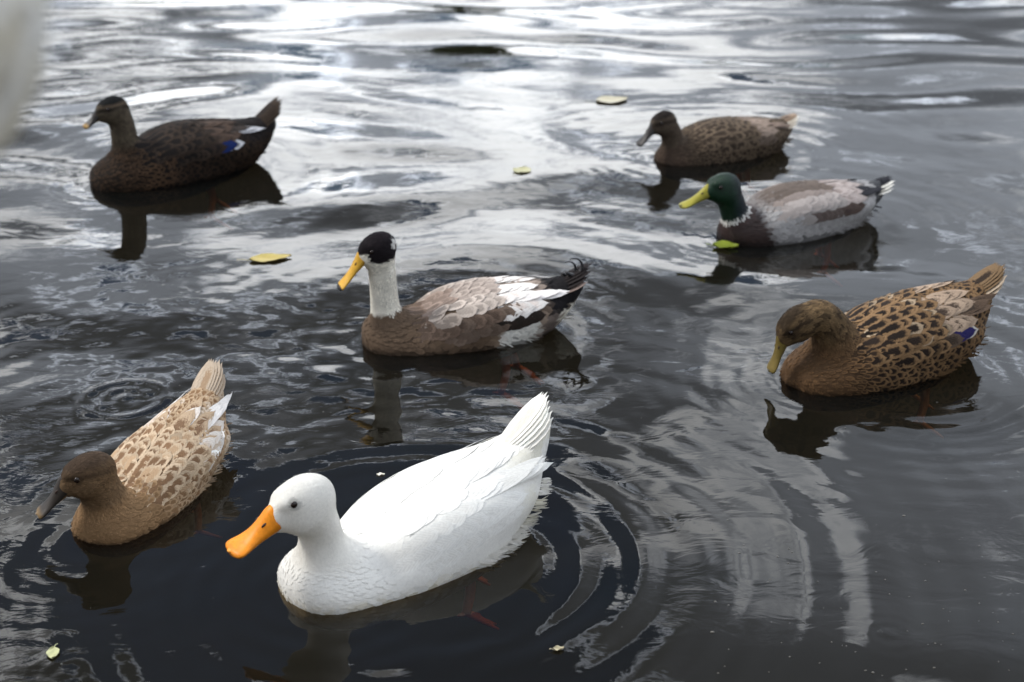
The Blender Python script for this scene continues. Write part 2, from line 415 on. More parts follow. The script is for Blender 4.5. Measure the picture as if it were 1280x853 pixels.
    def surface(s):
        F = s.F; n = s.n; ins = F < 0
        c = np.zeros((n[0] - 1, n[1] - 1, n[2] - 1), int)
        for a in (0, 1):
            for b in (0, 1):
                for d in (0, 1): c += ins[a:n[0] - 1 + a, b:n[1] - 1 + b, d:n[2] - 1 + d]
        act = (c > 0) & (c < 8); ids = -np.ones(act.shape, int); ids[act] = np.arange(act.sum())
        ijk = np.argwhere(act); acc = np.zeros((len(ijk), 3)); cnt = np.zeros(len(ijk))
        cor = [(a, b, d) for a in (0, 1) for b in (0, 1) for d in (0, 1)]
        for A in cor:
            for B in cor:
                if A < B and sum(abs(A[k] - B[k]) for k in range(3)) == 1:
                    fa = F[ijk[:, 0] + A[0], ijk[:, 1] + A[1], ijk[:, 2] + A[2]]; fb = F[ijk[:, 0] + B[0], ijk[:, 1] + B[1], ijk[:, 2] + B[2]]
                    m = (fa < 0) != (fb < 0); t = np.where(m, fa / np.where(fa == fb, 1, fa - fb), 0)
                    acc += m[:, None] * (np.array(A) + t[:, None] * (np.array(B) - np.array(A))); cnt += m
        V = s.lo + (ijk + acc / cnt[:, None]) * s.h
        faces = []
        for k in range(3):
            a, b = [j for j in range(3) if j != k]
            sl0 = [slice(1, n[j] - 1) for j in range(3)]; sl1 = list(sl0)
            sl0[k] = slice(0, n[k] - 1); sl1[k] = slice(1, n[k])
            f0 = ins[tuple(sl0)]; f1 = ins[tuple(sl1)]; e = np.argwhere(f0 != f1)
            fl = f0[f0 != f1]
            e = e + np.array([1 if j != k else 0 for j in range(3)])
            def at(da, db):
                q = e.copy(); q[:, a] += da; q[:, b] += db; return ids[q[:, 0], q[:, 1], q[:, 2]]
            qd = np.stack([at(-1, -1), at(0, -1), at(0, 0), at(-1, 0)], 1)
            flip = fl if k != 1 else ~fl
            qd[~flip] = qd[~flip][:, ::-1]
            faces.append(qd)
        return V, np.concatenate(faces)
    def flow(s, p):
        """direction feathers point: from the bill back over the head, down the neck, back along the body"""
        db, dn, dh, tn = s.parts(p)
        nk = s.neck[:, :3]; tg = -np.gradient(nk, axis=0); tg /= np.linalg.norm(tg, axis=1, keepdims=True) + 1e-9
        i = np.clip((tn * 25).round().astype(int), 0, 25); dN = tg[i]
        hd = -s.M[:, 0]
        q = s.tohead(p)
        wh = ss(q[:, 0], -.03, .005) * (dh < .02)
        dN = dN * (1 - wh[:, None]) + hd * wh[:, None]
        dB = np.tile(np.array([-1.0, 0, 0]), (len(p), 1)); dB[:, 2] = -.25 * ss(p[:, 0], .02, .17) + .18 * ss(-p[:, 0], .10, .22)
        w = ss(np.minimum(dn, dh) - db, -.025, .02)[:, None]
        d = dB * w + dN * (1 - w)
        nn = s.normal(p); d = d - nn * np.sum(d * nn, 1, keepdims=True)
        return d / (np.linalg.norm(d, axis=1, keepdims=True) + 1e-9), nn, w[:, 0]

VV = np.array([0, .22, .48, .72, .89, 1.0]); SHAPE = np.array([.45, .82, 1.0, .93, .62, .14])
def feathers(fld, P, D, Nn, Lg, Wd, ce, cm, off=.0012, lift=.003, stick=1.0, bend=0.0, shape=SHAPE, rng=None, droop=0.0):
    n = len(P); S = np.cross(Nn, D); rows = len(VV)
    Lg = np.broadcast_to(Lg, n); Wd = np.broadcast_to(Wd, n); bend = np.broadcast_to(bend, n)
    v = VV[None, :, None]; u = np.array([-1, 0, 1.0])[None, None, :]
    sh = shape[None, :, None]
    pos = (P[:, None, None, :] + D[:, None, None, :] * (Lg[:, None, None] * (v - .06 * np.abs(u) * v))[..., None]
           + S[:, None, None, :] * ((u * sh) * Wd[:, None, None] / 2 + bend[:, None, None] * Lg[:, None, None] * v * v)[..., None])
    rnd = (rng or np.random).rand(n)
    offs = np.broadcast_to(off, n)[:, None, None] + np.broadcast_to(lift, n)[:, None, None] * v * (.7 + .6 * rnd[:, None, None]) + (1 - np.abs(u)) * Wd[:, None, None] * fld.sp.get('ridge', .03)
    pos = np.broadcast_to(pos, (n, rows, 3, 3)).reshape(-1, 3); offs = np.broadcast_to(offs, (n, rows, 3)).reshape(-1)
    if np.max(stick) > 0:
        pr = fld.project(pos.copy(), offs, 3)
        sw = np.broadcast_to(stick, n)[:, None, None] if np.ndim(stick) < 2 else stick[:, :, None]
        sw = np.broadcast_to(sw, (n, rows, 3)).reshape(-1, 1)
        fr = pos + np.repeat(Nn, rows * 3, axis=0) * offs[:, None]
        pos = pr * sw + fr * (1 - sw)
    else:
        pos = pos + np.repeat(Nn, rows * 3, axis=0) * offs[:, None]
    b = np.arange(n)[:, None, None] * rows * 3 + np.arange(rows - 1)[None, :, None] * 3 + np.arange(2)[None, None, :]
    b = b.reshape(-1); F = np.stack([b, b + 3, b + 4, b + 1], 1)
    fuv = np.empty((n, rows, 3, 3)); fuv[..., 0] = u; fuv[..., 1] = v; fuv[..., 2] = rnd[:, None, None]
    rep = rows * 3
    return pos, F, np.repeat(ce, rep, 0), np.repeat(cm, rep, 0), fuv.reshape(-1, 3)
def join(parts):
    V, F, A, B, U = [], [], [], [], []; k = 0
    for (v, f, a, b, u) in parts:
        V.append(v); F.append(f + k); A.append(a); B.append(b); U.append(u); k += len(v)
    return np.concatenate(V), np.concatenate(F), np.concatenate(A), np.concatenate(B), np.concatenate(U)
def c4(c): return np.concatenate([np.clip(c, 0, 1), np.ones((len(c), 1))], 1)
def fmesh(name, parts, mat, root):
    V, F, A, B, U = join(parts)
    return mesh(name, V, F, mat, root, attrs=dict(ce=c4(A), cm=c4(B), fuv=U))

def loft(rings):
    """closed tube through rings of equal length, capped"""
    k = len(rings[0]); V = np.concatenate(rings + [rings[0].mean(0)[None], rings[-1].mean(0)[None]])
    F = []; T = []
    for i in range(len(rings) - 1):
        for j in range(k): F.append((i * k + j, i * k + (j + 1) % k, (i + 1) * k + (j + 1) % k, (i + 1) * k + j))
    a = len(rings) * k
    for j in range(k):
        T.append((a, (j + 1) % k, j)); T.append((a + 1, (len(rings) - 1) * k + j, (len(rings) - 1) * k + (j + 1) % k))
    return V, [np.array(F), np.array(T)]
def ellipsoid(c, r, M=None, nu=14, nv=9):
    V = []
    for i in range(nv + 1):
        th = math.pi * i / nv
        for j in range(nu):
            ph = 2 * math.pi * j / nu
            V.append((r[0] * math.sin(th) * math.cos(ph), r[1] * math.sin(th) * math.sin(ph), r[2] * math.cos(th)))
    V = np.array(V)
    if M is not None: V = V @ M.T
    V = V + np.array(c)
    F = [(i * nu + j, (i + 1) * nu + j, (i + 1) * nu + (j + 1) % nu, i * nu + (j + 1) % nu) for i in range(nv) for j in range(nu)]
    return V, np.array(F)

def sample(V, F, n, cell, rng):
    a, b, c = V[F[:, 0]], V[F[:, 1]], V[F[:, 2]]
    ar = np.linalg.norm(np.cross(b - a, c - a), axis=1); pr = ar / ar.sum()
    k = rng.choice(len(F), n, p=pr); d = V[F[k, 3]]
    u, v = rng.rand(n)[:, None], rng.rand(n)[:, None]
    P = (a[k] * (1 - u) + b[k] * u) * (1 - v) + (d * (1 - u) + c[k] * u) * v
    # thin out: a point survives when no earlier one lies closer than the cell size
    order = {}; keep = []
    q = np.floor(P / cell).astype(int)
    for i in range(n):
        kx, ky, kz = q[i]; ok = True
        for dx in (-1, 0, 1):
            for dy in (-1, 0, 1):
                for dz in (-1, 0, 1):
                    for j in order.get((kx + dx, ky + dy, kz + dz), ()):
                        e = P[i] - P[j]
                        if e[0] * e[0] + e[1] * e[1] + e[2] * e[2] < cell * cell: ok = False; break
                    if not ok: break
                if not ok: break
            if not ok: break
        if ok: order.setdefault((kx, ky, kz), []).append(i); keep.append(i)
    return P[keep]

def make_bird(name, key, label, spec, loc, rz, category='duck', group='ducks swimming on the pond'):
    rng = np.random.RandomState(spec.get('seed', 1))
    root = empty(name, loc, rz); tag(root, label, category, group)
    fld = Field(spec); fm = spec.get('mat', FM); C = spec['colour']
    def colour(p):
        db, dn, dh, tn = fld.parts(p); q = fld.tohead(p)
        info = dict(x=p[:, 0], y=p[:, 1], z=p[:, 2], ay=np.abs(p[:, 1]), t=tn, hq=q, dh=dh, isneck=ss(db - np.minimum(dn, dh), -.012, .012), ishead=ss(dn - dh, -.004, .004) * (dh < .02) * (db > dh))
        n1 = vn(p + 9, 45); n2 = vn(p + 5, 130)
        a, b = C(info, n1, n2, rng)
        wet = (1 - spec.get('wet', .55) * (1 - ss(p[:, 2] + .006 * (n2 - .5), .002, .010)))[:, None]
        q = info['hq']; e_ = np.hypot(q[:, 0] - spec.get('eyexz', (.0095, .0080))[0], q[:, 2] - spec.get('eyexz', (.0095, .0080))[1])
        wet = wet * (1 - .38 * (1 - ss(e_, .0042, .0062)) * (dh < .02))[:, None]
        return a * wet, b * wet
    V, F = fld.surface(); V = fld.project(V, 0.0, 2)
    ce, cm = colour(V)
    uu = np.zeros((len(V), 3)); uu[:, 0] = vn(V, 300) * 2 - 1; uu[:, 1] = vn(V + 3, 260); uu[:, 2] = vn(V, 20)
    mesh('body', V, F, fm, root, attrs=dict(ce=c4(ce), cm=c4(cm), fuv=uu))
    def fv(n, k): return 1 + (0 if fm is FMW else 1) * rng.uniform(-k, k, n)[:, None]
    parts = []
    # contour feathers of breast, back and flanks
    P = sample(V, F, 14000, spec.get('cell', .0072), rng)
    D, Nn, w = fld.flow(P)
    m = (w > .55) & (P[:, 2] > -.028); Pb, Db, Nb = P[m], D[m], Nn[m]
    sz = np.interp(Pb[:, 0], [-.2, -.05, .08, .19], [1.45, 1.15, .95, .42]) * rng.uniform(.8, 1.2, len(Pb)) * spec.get('fs', 1.0)
    ce, cm = colour(Pb)
    jit = rng.normal(0, .12, len(Pb))[:, None]; Db = Db + np.cross(Nb, Db) * jit; Db /= np.linalg.norm(Db, axis=1, keepdims=True)
    parts.append(feathers(fld, Pb, Db, Nb, .024 * sz, .0145 * sz * np.interp(Pb[:, 0], [-.22, -.1, .08, .18], [.7, 1, 1, .62]), ce * fv(len(Pb), .14), cm * fv(len(Pb), .14), .0008, .0032 * spec.get('lift', 1) * np.clip(sz, 0, 1) ** 1.6, rng=rng))
    # short close feathers of neck and head
    P = sample(V, F[(V[F[:, 0], 0] > .0)], 22000, spec.get('hcell', .0036), rng)
    D, Nn, w = fld.flow(P); q = fld.tohead(P)
    ex, ez = spec.get('eyexz', (.0095, .0080))
    eyed = np.hypot(q[:, 0] - ex, q[:, 2] - ez)
    m = (w <= .6) & ~((eyed < .0044)) & ~((q[:, 0] > .027))
    Pn, Dn, Nh = P[m], D[m], Nn[m]; ce, cm = colour(Pn)
    qh = q[m]; sz = (.75 + .55 * ss(-qh[:, 0], -.01, .05)) * rng.uniform(.8, 1.2, len(Pn))
    Dn = Dn + np.cross(Nh, Dn) * rng.normal(0, .16, len(Pn))[:, None]; Dn /= np.linalg.norm(Dn, axis=1, keepdims=True)
    hm = (qh[:, 0] > -.04) & (ss(0 * sz, 0, 1) == 0)
    parts.append(feathers(fld, Pn, Dn, Nh, .0095 * sz, .0040 * sz * (.3 + .7 * spec.get('lift', 1)), ce * fv(len(Pn), .30), cm * fv(len(Pn), .30), .0002, .0008 * spec.get('lift', 1) ** 1.5, rng=rng))
    # loose down along the rear flank, at the waterline
    nf = spec.get('fluff', 60)
    if nf:
        x = rng.uniform(*spec.get('fluffx', (-.20, -.03)), nf); sg = rng.choice([-1, 1], nf)
        wv = np.interp(x, fld.bx, fld.w); zb = np.interp(x, fld.bx, fld.bot); zt = np.interp(x, fld.bx, fld.top)
        p = np.stack([x, sg * wv * .97, np.maximum(zb + (zt - zb) * .32, .004) + rng.uniform(-.006, .012, nf)], 1)
        p = fld.project(p, 0.0, 6); nn = fld.normal(p)
        d = np.stack([-np.ones(nf), rng.normal(0, .15, nf) + sg * .12, rng.normal(-.18, .15, nf)], 1); d /= np.linalg.norm(d, axis=1, keepdims=True)
        ce, cm = colour(p)
        parts.append(feathers(fld, p, d, nn, rng.uniform(.014, .032, nf), rng.uniform(.0025, .007, nf), ce, ce, .001, .006, stick=.35, rng=rng, bend=rng.normal(0, .12, nf)))
    fmesh('plumage', parts, fm, root)
    # folded wings
    for sg in (-1, 1):
        wp = []
        for (nr, nc, x0, x1, s0, s1, Ls, Wf, off, up, stick, cefn) in spec['wing']:
            for r in range(nr):
                a = 0 if nr == 1 else r / (nr - 1)
                for c in range(nc):
                    b = 0 if nc == 1 else (c + (.5 if r % 2 else 0)) / nc
                    x = x0 + (x1 - x0) * b; ssv = s0 + (s1 - s0) * a
                    x += rng.normal(0, .0035)
                    th = ssv * R(95)
                    wv = np.interp(x, fld.bx, fld.w); zt = np.interp(x, fld.bx, fld.top); zb = np.interp(x, fld.bx, fld.bot)
                    p = np.array([[x, sg * wv * math.sin(th), (zt + zb) / 2 + (zt - zb) / 2 * math.cos(th)]])
                    p += np.array([[0, rng.normal(0, .0015), rng.normal(0, .0015)]]); p = fld.project(p, 0.0, 8); nn = fld.normal(p)
                    d = np.array([[-1.0, -sg * up * .55, up]]); d += rng.normal(0, .035, 3)
                    d = d - nn * np.sum(d * nn); d /= np.linalg.norm(d)
                    col = cefn(a, b, rng); ll = Ls * rng.uniform(.93, 1.07)
                    st = np.array([[1, 1, stick + (1 - stick) * .6, stick + (1 - stick) * .3, stick, stick]]) if stick < 1 else 1.0
                    wp.append(feathers(fld, p, d, nn, ll, Wf, np.array([col[0]]), np.array([col[1]]), (off + .0006 * a) * spec.get('wl', .75) * min(1, .15 + 2.2 * b + (off < .0035)), .0036 * spec.get('wl', .75), stick=st, rng=rng, bend=-sg * .03))
        fmesh('wing', wp, spec.get('wmat', FM if fm is FMG else fm), root)
    # tail: a fan of stiff feathers
    tp = []
    tx, tz, tl, tw, el_, spread, nn_ = spec['tail']
    for i in range(nn_):
        f = (i / (nn_ - 1)) * 2 - 1
        ang = f * R(spread)
        e = R(el_) + .10 * (1 - f * f)
        d = np.array([[-math.cos(ang) * math.cos(e), math.sin(ang), math.sin(e)]]); d /= np.linalg.norm(d)
        up = np.array([[math.sin(e), 0, math.cos(e)]]) + np.array([[0, f * .30, 0]]); up -= d * np.sum(up * d); up /= np.linalg.norm(up)
        p = np.array([[tx, f * spec.get('tailw', .022), tz - .010 * f * f]])
        col = spec['tailc'](abs(f), rng)
        tp.append(feathers(fld, p, d, up, tl * (1 - .18 * f * f) * rng.uniform(.95, 1.04), tw, np.array([col[0]]), np.array([col[1]]), .002 + .0022 * (1 - abs(f)), .001, stick=0, rng=rng, bend=.04 * f))
        tp.append(feathers(fld, p + np.array([[.014, 0, -.006]]), d, -up, tl * .60, tw * 1.1, np.array([col[0]]), np.array([col[0]]), .002, .001, stick=0, rng=rng))
    fmesh('tail', tp, spec.get('wmat', FM if fm is FMG else fm), root)
    if 'curl' in spec:
        for (cx, cy, cz, r0, ln) in spec['curl']:
            rings = []
            for i in range(16):
                t = i / 15; a = -1.0 + 4.6 * t
                c = np.array([cx - r0 * (math.sin(a) + .84), cy, cz + r0 * (1 - math.cos(a)) * .95 - .4 * r0])
                rad = .0052 * (1 - .75 * t ** 2) * ln; tgv = np.array([-math.cos(a), 0, math.sin(a)]); nv = np.array([math.sin(a), 0, math.cos(a)])
                rings.append(np.array([c + nv * rad * .5 * math.cos(q) + np.array([0, 1, 0]) * rad * math.sin(q) for q in np.linspace(0, 6.283, 9)[:-1]]))
            v, f = loft(rings); cc = np.tile(np.array(spec['curlc']), (len(v), 1))
            mesh('curled_feather', v, f, SKIN, root, attrs=dict(ce=c4(cc)))
    # bill
    bl = spec.get('bl', 1.0); bp = R(spec.get('bp', 14)); bw = spec.get('bw', 1.0)
    #        s,     half width, top,   bottom
    BS = np.array([(0, .0128, .0122, -.0125), (.10, .0130, .0106, -.0128), (.25, .0124, .0058, -.0126), (.45, .0122, .0004, -.0120), (.65, .0142, -.0034, -.0114), (.82, .0162, -.0052, -.0112), (.93, .0150, -.0058, -.0112), (.985, .0098, -.0066, -.0106), (1.0, .004, -.0074, -.0098)])
    BSd = catmull(BS, 26)
    bc = spec['bill']
    def bill_part(nm, up, parent):
        rings = []; cs = []
        for (s_, hw, zt, zb) in BSd:
            hw = max(hw, .001) * bw; xx = .0235 + .047 * bl * min(s_, 1)
            split = zb + (zt - zb) * .30
            if up: a0, a1 = split, zt
            else: a0, a1 = zb, split + .0006; hw *= .86; xx = .0235 + (xx - .0235) * .965
            ring = []
            for j in range(18):
                a = 2 * math.pi * j / 18; ca, sa = math.cos(a), math.sin(a)
                if up:
                    z = a0 + (a1 - a0) * max(sa, -.18) ** 1.0 if sa > 0 else a0 + .0022 * sa
                    y = hw * math.copysign(abs(ca) ** .75, ca) * (1 - .35 * max(sa, 0) * (1 - s_))
                else:
                    z = a1 if sa > 0 else a1 + (a1 - a0) * sa * .8; y = hw * math.copysign(abs(ca) ** .7, ca)
                ring.append((xx - .0235, y, z))
            ring = np.array(ring); c, s2 = math.cos(bp), math.sin(bp)
            ring = np.stack([ring[:, 0] * c + (ring[:, 2]) * s2 * .0 + .0235 , ring[:, 1], ring[:, 2] - ring[:, 0] * s2], 1)
            rings.append(fld.fromhead(ring)); cs += [np.asarray(bc(s_, j / 18, up)) * (.55 if (up and j in (0, 9, 10, 17)) else 1) * (.9 + .2 * vn(rings[-1][j:j + 1] + 3, 90)[0]) for j in range(18)]
        v, f = loft(rings); cs += [bc(0, .25, up), bc(1, .25, up)]
        return mesh(nm, v, f, BILL, parent, attrs=dict(ce=c4(np.array(cs))))
    bill = bill_part('bill', True, root); bill_part('lower_bill', False, bill)
    def billpt(s_, y, dz):
        i = s_; zt = np.interp(i, BSd[:, 0], BSd[:, 2]); xx = .047 * bl * i
        return fld.fromhead(np.array([.0235 + xx * math.cos(bp), y, zt + dz - xx * math.sin(bp)]))
    for sg in (-1, 1):
        v, f = ellipsoid(billpt(.27, sg * .0068 * bw, -.0030), np.array([.0028, .0010, .0012]) * fld.hs, fld.M @ np.array(Matrix.Rotation(bp + .3, 3, 'Y')))
        mesh('nostril', v, f, NOS, bill)
    v, f = ellipsoid(billpt(.965, 0, -.0012), np.array([.0030, .0034, .0012]) * fld.hs, fld.M @ np.array(Matrix.Rotation(bp, 3, 'Y')))
    mesh('bill_nail', v, f, BILL, bill, attrs=dict(ce=c4(np.tile(spec['nail'], (len(v), 1)))))
    # eyes
    for sg in (-1, 1):
        ys = np.linspace(.035, .002, 80)
        pts = np.array([fld.fromhead((ex, sg * y, ez)) for y in ys]); f_ = fld.look(fld.F, pts)
        k = int(np.argmax(f_ < 0)); y = ys[k]
        er = spec.get('er', .0034)
        v, f = ellipsoid(fld.fromhead((ex, sg * (y - er * .15), ez)), np.array([er, er * .75, er]) * fld.hs, fld.M)
        mesh('eye', v, f, EYE, root)
    # legs and webbed feet, trailing under water (or standing)
    lc = spec.get('leg', (.55, .16, .03))
    for sg, (fx, fy, fz, sx, ax) in zip((-1, 1), spec['legs']):
        hip = np.array([fx, sg * fy, fz]); ank = np.array([sx, sg * (fy + .012), ax])
        pts = catmull(np.array([hip, hip * .5 + ank * .5 + np.array([-.008, 0, 0]), ank]), 10); rings = []
        for i, c in enumerate(pts):
            rad = np.interp(i, [0, 3, 9], [.014, .0090, .0075]); d = pts[min(i + 1, 9)] - pts[max(i - 1, 0)]; d /= np.linalg.norm(d)
            a = np.cross(d, [0, 1, 0]); a /= np.linalg.norm(a); b = np.cross(d, a)
            rings.append(np.array([c + a * rad * math.cos(t) + b * rad * math.sin(t) for t in np.linspace(0, 6.283, 11)[:-1]]))
        v, f = loft(rings); leg = mesh('leg', v, f, SKIN, root, attrs=dict(ce=c4(np.tile(lc, (len(v), 1)))))
        # foot: three toes joined by a web, plus the hind toe
        fd = np.array(spec.get('footdir', (-.75, 0, -.6)), float); fd /= np.linalg.norm(fd)
        side = np.array([0, 1.0, 0]); upv = np.cross(fd, side)
        if upv[2] < 0: upv = -upv
        V_, F_ = [], []
        tips = [(-.42, .85), (0, 1.0), (.42, .85)]; FLn = .074
        edge = []
        for (a, l) in tips:
            edge.append(ank + (fd * math.cos(a) + side * math.sin(a)) * FLn * l)
        mids = [ank + (fd * math.cos(a) + side * math.sin(a)) * FLn * .74 for a in (-.21, .21)]
        web = [ank, edge[0], mids[0], edge[1], mids[1], edge[2]]
        base = 0
        for t in (.0012, -.0012):
            V_ += [w_ + upv * t for w_ in web]
        T = []
        for a, b in ((1, 2), (2, 3), (3, 4), (4, 5)):
            T.append((0, a, b)); T.append((6, 6 + b, 6 + a))
        for a, b in ((0, 1), (1, 2), (2, 3), (3, 4), (4, 5), (5, 0)):
            T.append((a, a + 6, b)); T.append((b, a + 6, b + 6))
        V_ = [np.array(V_)]; fac = [np.array(T)]; k = 12
        for e_ in edge + [ank - fd * .014 - upv * .008]:
            rr = []
            for i in range(6):
                c = ank + (e_ - ank) * i / 5; rad = .0056 * (1 - .13 * i) * (1.15 if i in (2, 4) else 1)
                d = (e_ - ank) / np.linalg.norm(e_ - ank); a = upv; b = np.cross(d, a)
                rr.append(np.array([c + a * rad * math.cos(t) + b * rad * math.sin(t) for t in np.linspace(0, 6.283, 8)[:-1]]))
            v, f = loft(rr); V_.append(v); fac += [q + k for q in f]; k += len(v)
        v = np.concatenate(V_)
        mesh('foot', v, fac, SKIN, leg, attrs=dict(ce=c4(np.tile(lc, (len(v), 1)))))
    k = spec.get('scale', 1); root.scale = (k, k, k)
    return root

# ------------------------------------------------------------------ colourings
A3 = np.array
def jitc(c, rng, s=.12): return np.clip(np.asarray(c) * (1 + rng.normal(0, s)), 0, 1)
def pair(e, m, s=.12): return lambda a, b, rng: (jitc(e, rng, s), jitc(m, rng, s))
def tailpair(e, m): return lambda f, rng: (jitc(e, rng, .1), jitc(m, rng, .1))
def rows(P):
    """the rows of a folded wing, undermost first; P gives their colours (edge, middle)"""
    W = P.get('s', 1.0)
    return [
        # rows, cols, x0, x1, s0, s1, length, width, offset, up, stick, colour
        (1, 6, -.040, -.095, .42, .42, .150 * W, .022, .0015, .10, .45, P['prim']),
        (1, 9, .010, -.090, .70, .70, .075 * W, .028, .0040, .06, 1, P['spec']),
        (3, 5, -.010, -.075, .56, .16, .105 * W, .032, .0032, .05, .85, P['tert']),
        (2, 8, .080, -.050, .72, .58, .046 * W, .026, .0042, .04, 1, P['cov']),
        (5, 8, .115, -.040, .56, .08, .050 * W, .027, .0056, .03, 1, P['scap']),
    ]
LEG_SWIM = ((-.075, .040, -.035, -.120, -.110), (-.070, .040, -.035, -.060, -.115))

# --- white
def col_white(i, n1, n2, rng):
    b = mixc((.86, .845, .80), (.80, .77, .66), ss(-i['x'], .10, .19) * ss(n1, .35, .7))
    b = mixc(b, (.86, .835, .77), i['isneck'] * .8)
    b = mixc(b, (.62, .56, .42), ss(-i['z'], -.018, .0) * ss(n2, .3, .7) * .8)
    return b * (.96 + .06 * n2[:, None]), b
WHT = pair((.86, .85, .81), (.83, .815, .77), .02)
white = dict(seed=3, mat=FMW, wet=.18, hs=1.72, ridge=.012, wl=.26, lift=.16, eyexz=(.0088, .0128), hcell=.0032, tailw=.020, head=(.195, 0, .150, -4, 9), bl=.94, bw=.92, bp=5, er=.0030, cell=.0062,
    body=[(.226, .020, .000, .004), (.216, .042, -.030, .046), (.190, .052, -.050, .074), (.150, .052, -.062, .088), (.11, .056, -.066, .096), (.06, .076, -.070, .104), (.0, .098, -.070, .106), (-.05, .113, -.068, .104), (-.11, .121, -.052, .092), (-.16, .126, -.020, .072), (-.207, .140, .020, .050), (-.235, .156, .070, .030), (-.252, .160, .100, .018), (-.262, .156, .120, .008)],
    neck=[(.125, 0, .000, .062), (.150, 0, .028, .052), (.160, 0, .058, .040), (.163, 0, .085, .033), (.168, 0, .110, .033), (.182, 0, .138, .036)],
    wing=rows(dict(prim=WHT, spec=WHT, tert=WHT, cov=WHT, scap=WHT, s=1.05)), tail=(-.178, .126, .108, .028, 31, 8, 11), tailc=tailpair((.84, .82, .76), (.82, .80, .72)),
    colour=col_white, bill=lambda s, j, up: A3((.80, .255, .008)) * (1 if up else .8) * (1 - .12 * (s > .9)) , nail=(.74, .30, .03), legs=LEG_SWIM, leg=(.55, .12, .03), fluff=340, fluffx=(-.22, -.04), fs=.85)

# --- light brown and cream
def col_khaki(i, n1, n2, rng):
    e = np.tile(A3((.42, .30, .19)), (len(n1), 1)); m = np.tile(A3((.20, .115, .06)), (len(n1), 1))
    fr = ss(i['x'], .03, .12)
    e = mixc(e, (.27, .165, .085), fr); m = mixc(m, (.20, .12, .06), fr)
    pale = ss(n1, .55, .75) * ss(-i['x'], -.05, .08)
    e = mixc(e, (.56, .46, .36), pale); m = mixc(m, (.42, .32, .22), pale * .8)
    hd = i['isneck'] * ss(i['t'], .42, .56)
    hc = mixc((.135, .082, .042), (.21, .135, .075), n2)
    st = i['ishead'] * np.exp(-((i['hq'][:, 2] - .0085 - .1 * i['hq'][:, 0]) / .0028) ** 2); hc = mixc(hc, (.05, .032, .02), st * .7)
    hc = mixc(hc, (.075, .050, .033), i['ishead'] * ss(i['hq'][:, 2], .006, .02))
    e = mixc(e, hc, hd); m = mixc(m, hc * .8, hd)
    return e, m
def kh(a, b, rng):
    return (jitc((.50, .38, .26), rng), jitc((.19, .11, .06) if rng.rand() < .7 else (.38, .26, .16), rng))
KW = pair((.74, .71, .68), (.70, .66, .62), .05)
khaki = dict(seed=5, scale=.81, hs=1.80, wl=.6, tailw=.020, head=(.182, -.012, .130, -44, 13), bl=.85, bw=.8, bp=18,
    body=[(.215, .015, .000, .004), (.203, .038, -.030, .045), (.175, .048, -.050, .070), (.12, .060, -.062, .086), (.05, .086, -.066, .092), (-.03, .112, -.062, .090), (-.10, .134, -.040, .078), (-.160, .142, -.012, .062), (-.205, .152, .045, .040), (-.228, .165, .085, .024), (-.240, .168, .115, .008)],
    neck=[(.125, 0, .010, .058), (.145, 0, .040, .050), (.154, -.002, .070, .043), (.160, -.005, .098, .040), (.170, -.009, .120, .037)],
    wing=rows(dict(prim=KW, spec=pair((.72, .68, .64), (.55, .45, .36)), tert=lambda a, b, rng: ((.66, .6, .54), (.6, .5, .42)) if rng.rand() < .6 else ((.45, .33, .22), (.2, .12, .07)), cov=kh, scap=kh)),
    tail=(-.175, .128, .103, .028, 38, 8, 11), tailc=tailpair((.52, .42, .32), (.36, .25, .16)),
    colour=col_khaki, bill=lambda s, j, up: mixc(A3([(.030, .023, .018)]), A3([(.18, .11, .04)]), A3([max(ss(s, .8, 1.0), 0 if up else .6)]))[0], nail=(.20, .14, .08), legs=LEG_SWIM, leg=(.35, .13, .04))

# --- pied drake: black cap, white neck, brown breast
def col_pied(i, n1, n2, rng):
    n = len(n1); x, z, q = i['x'], i['z'], i['hq']
    e = np.tile(A3((.115, .078, .052)), (n, 1))
    e = mixc(e, (.30, .24, .20), ss(-x, .02, .07) * ss(z, .06, .09))
    e = mixc(e, (.30, .22, .16), ss(-x, .0, .04) * (1 - ss(z, .045, .06)) * .7)
    e = mixc(e, (.78, .77, .72), ss(-x, .025, .05) * (1 - ss(-x, .105, .12)) * (1 - ss(z, .045, .065)))
    e = mixc(e, (.20, .16, .14), ss(-x, .115, .13) * (1 - ss(-x, .15, .16)) * (1 - ss(z, .05, .07)))
    e = mixc(e, (.72, .69, .60), ss(-x, .15, .16) * (1 - ss(z, .035, .055)))
    e = mixc(e, (.010, .009, .010), ss(-x, .125, .14) * ss(z, .040, .055))
    nk = i['isneck'] * ss(i['t'] + .04 * n2, .40, .44)
    e = mixc(e, (.80, .76, .66), nk)
    near_ = ss(-i['dh'], -.02, -.012)
    low = -.0150 + .5 * np.maximum(q[:, 0] - .004, 0) - .25 * np.maximum(-q[:, 0] - .014, 0) + .003 * (n2 - .5)
    cap = near_ * ss(q[:, 2] - low, -.0008, .0008)
    face = ss(q[:, 0] + .2 * q[:, 2], .0175, .0190) * (1 - ss(q[:, 2], .004, .008))
    cap = cap * (1 - face)
    e = mixc(e, (.013, .010, .012), cap)
    pat = near_ * (np.hypot(q[:, 0] + .027, q[:, 2] - .006) < .006)
    e = mixc(e, (.6, .58, .55), pat.astype(float))
    return e * (.85 + .3 * n2[:, None]), e * (.8 + .3 * n1[:, None])
def pied_sc(a, b, rng):
    c = A3((.13, .09, .068)) if a < .2 else A3((.33, .275, .235)) if a < .7 else A3((.22, .165, .135))  # topmost rows darker: shadow of the tertials put into the colour
    if b < .12: c = A3((.13, .09, .068))
    if b > .45 and a > .2: c = c * .5 + A3((.46, .40, .355)) * .5
    return jitc(c * 1.2, rng, .10), jitc(c * .78, rng, .10)
